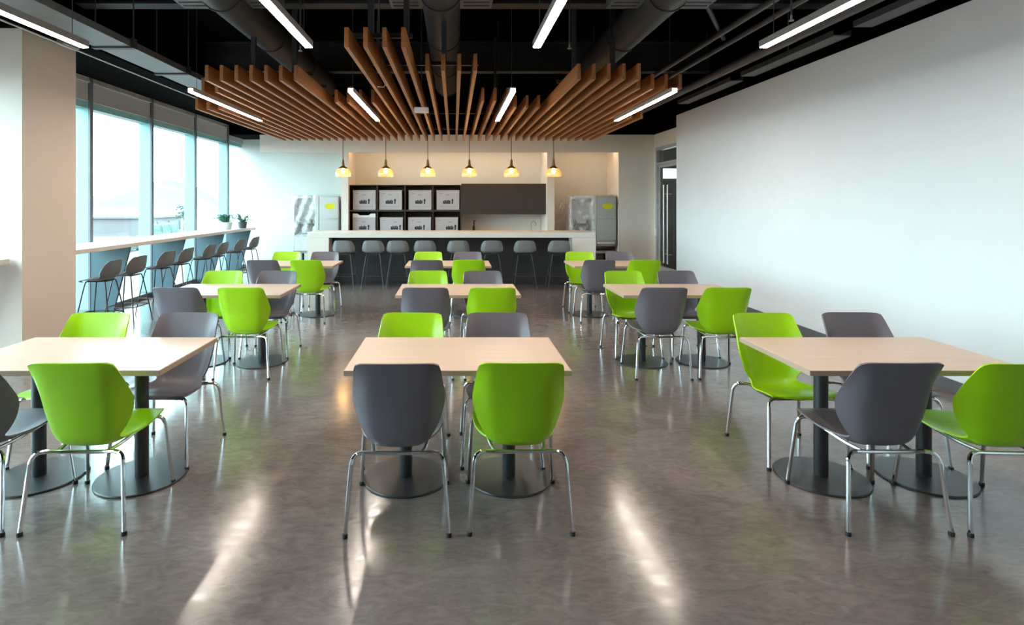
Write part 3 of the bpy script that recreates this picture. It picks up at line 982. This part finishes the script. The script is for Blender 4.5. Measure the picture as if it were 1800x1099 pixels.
def make_stool(plastic):
    t = thing('bar_stool', 's', 'stool')
    MB().grid(shell_rows(ST_PROF, 3, 14, 0, 0)).build('seat_shell', plastic, t, thick=0.010)
    for sx in (-1, 1):
        for sy in (-1, 1):
            lg = MB().tube(smooth([(sx * 0.215, sy * 0.215, 0.0), (sx * 0.168, sy * 0.165, 0.35), (sx * 0.128, sy * 0.122, 0.615), (sx * 0.105, sy * 0.10, 0.643), (sx * 0.06, sy * 0.09, 0.648)], 3), 0.0085, 8).build('leg', M['bmetal'], t)
    c = 0.187
    MB().tube([(-c, -c, 0.23), (c, -c, 0.23), (c, c, 0.23), (-c, c, 0.23), (-c, -c, 0.23)], 0.007, 8, cap=False).build('footrest', M['bmetal'], t)
    bx(-0.09, 0.09, -0.11, 0.11, 0.634, 0.648).build('mounting_plate', M['bmetal'], t)
    return t
s1 = make_stool(M['stool'])
us = [False]
nth = ('first', 'second', 'third', 'fourth', 'fifth', 'sixth', 'seventh', 'eighth')
for k, x in enumerate((603, 655, 698, 747, 806, 865, 924, 985)):
    place(s1, us, (px(x, 10.72), 10.93, 0), rj.uniform(-0.05, 0.05), 'grey bar stool at the long pale bar, %s from the left' % nth[k], 'stools at the bar')
s2 = make_stool(M['stooldark'])
us2 = [False]
for k, y in enumerate((7.18, 7.74, 8.50, 9.07, 9.88, 10.40, 11.2, 11.93)):
    place(s2, us2, (-4.43 + 0.02 * k, y, 0), PI / 2 + rj.uniform(-0.06, 0.06), 'taupe bar stool at the window bar, %s from the beige column' % nth[k], 'stools at the window bar')

# ================================================================== WINDOW BAR
def window_bar(label, y0, y1, fins):
    t = thing('window_bar', label, 'bar', (-4.5, y0, 0))
    bx(-0.66, 0.0, 0, y1 - y0, 1.0, 1.055).build('bar_top', M['winbar'], t, bevel=0.003, seg=1)
    for f in fins:
        MB().prism([(-0.655, 0.0), (-0.36, 0.0), (-0.10, 0.999), (-0.655, 0.999)], lambda u, v, s: (u, s, v), f - y0 - 0.02, f - y0 + 0.02).build('support_fin', M['fin'], t)
    return t
window_bar('long pale window bar on grey fins, blue shade in their colour, beyond the column', 6.68, 13.0, (8.15, 9.81, 11.47, 12.96))
window_bar('end of a pale window bar in front of the column', -2.0, 5.8, (5.55, 3.9, 2.2, 0.5, -1.2))

# plants on the bar
def plant(label, x, y, pr, ph, n, pm, seed, spread):
    rr = random.Random(seed)
    t = thing('potted_plant', label, 'plant', (x, y, 1.056))
    MB().lathe([(0, 0), (pr * 0.8, 0), (pr, ph * 0.95), (pr, ph), (pr * 0.88, ph), (pr * 0.86, ph * 0.85), (0, ph * 0.85)], 18).build('pot', M[pm], t)
    for k in range(n):
        a = 2 * PI * k / n + rr.uniform(-0.3, 0.3)
        ln, ht = spread * rr.uniform(0.7, 1.1), rr.uniform(0.04, 0.17)
        rows_ = []
        for i in range(6):
            s = i / 5
            r_ = 0.015 + ln * s
            z_ = ph * 0.85 + ht * math.sin(s * PI * 0.75) * 1.2
            w_ = 0.026 * math.sin(PI * min(1, s * 0.95 + 0.05)) + 0.003
            ca, sa = math.cos(a), math.sin(a)
            rows_.append([(r_ * ca - sa * w_, r_ * sa + ca * w_, z_), (r_ * ca, r_ * sa, z_ - 0.005), (r_ * ca + sa * w_, r_ * sa - ca * w_, z_)])
        MB().grid(rows_).build('leaf', M['leaf'], t, thick=0.002)
    return t
plant('leafy plant in a pale pot on the far end of the window bar', -4.80, 12.0, 0.15, 0.15, 22, 'pot', 3, 0.27)
plant('small plant in a dark pot at the corner of the window bar', -4.62, 12.5, 0.10, 0.14, 14, 'potdark', 8, 0.22)

# ================================================================== SMALL CEILING DEVICES
d = thing('ceiling_projector', 'small white device hanging below the middle slats', 'device', (px(741, 7.6), 7.6, pz(198, 7.6)))
bx(-0.095, 0.095, -0.06, 0.06, 0, 0.065).build('body', M['device'], d, bevel=0.012)
MB().tube([(0, 0, 0.065), (0, 0, ZC - pz(198, 7.6))], 0.008, 6).build('drop_rod', M['pipe'], d)
d = thing('sensor_box', 'small grey box hanging between the long middle slats', 'device', (px(667, 5.6), 5.6, pz(112, 5.6)))
bx(-0.035, 0.035, -0.03, 0.03, 0, 0.045).build('body', M['device_grey'], d, bevel=0.006)
MB().tube([(0, 0, 0.045), (0, 0, ZC - pz(112, 5.6))], 0.004, 6).build('drop_rod', M['pipe'], d)
o = MB().tube(smooth([(px(672, 5.2), 5.2, ZC), (px(666, 5.4), 5.4, 3.6), (px(665, 5.6), 5.6, 3.05), (px(677, 6.0), 6.0, 2.86), (px(664, 6.3), 6.32, 2.9)], 5), 0.0035, 6).build('loose_cable', M['ductlight'])
tag(o, 'thin loose cable dangling beside the long middle slats', 'cable')
d = thing('beam_sensor', 'small pinkish box fixed under the beam beside the column', 'device', (px(138, 6.5) + 0.02, 6.3, 3.34))
bx(-0.05, 0.05, -0.12, 0.12, 0, 0.06).build('body', M['device_grey'], d, bevel=0.008)
bx(-0.045, 0.045, -0.115, 0.115, -0.006, 0.0).build('lens_plate', M['device'], d)
for k, (x, y_, dd) in enumerate(((528, 90, 6.0), (1001, 86, 6.0), (1391, 37, 5.0))):
    d = thing('sprinkler_head', ('small sprinkler head left of the long middle slats', 'small sprinkler head right of the middle lamps',
              'small sprinkler head above the right near lamp')[k], 'sprinkler', (px(x, dd), dd, pz(y_, dd)), group='ceiling sprinklers')
    MB().lathe([(0, 0), (0.022, 0), (0.02, 0.010), (0.008, 0.016), (0.009, 0.05), (0, 0.05)], 12).build('deflector', M['device_grey'], d)
    MB().tube([(0, 0, 0.05), (0, 0, ZC - pz(y_, dd))], 0.009, 6).build('drop_pipe', M['pipe'], d)
d = thing('card_reader', 'small white card reader on the glass door frame', 'device', (WX - 0.031, DY1 - 0.05, 0.86))
bx(-0.014, 0, -0.028, 0.028, 0, 0.16).build('body', M['device'], d, bevel=0.004)
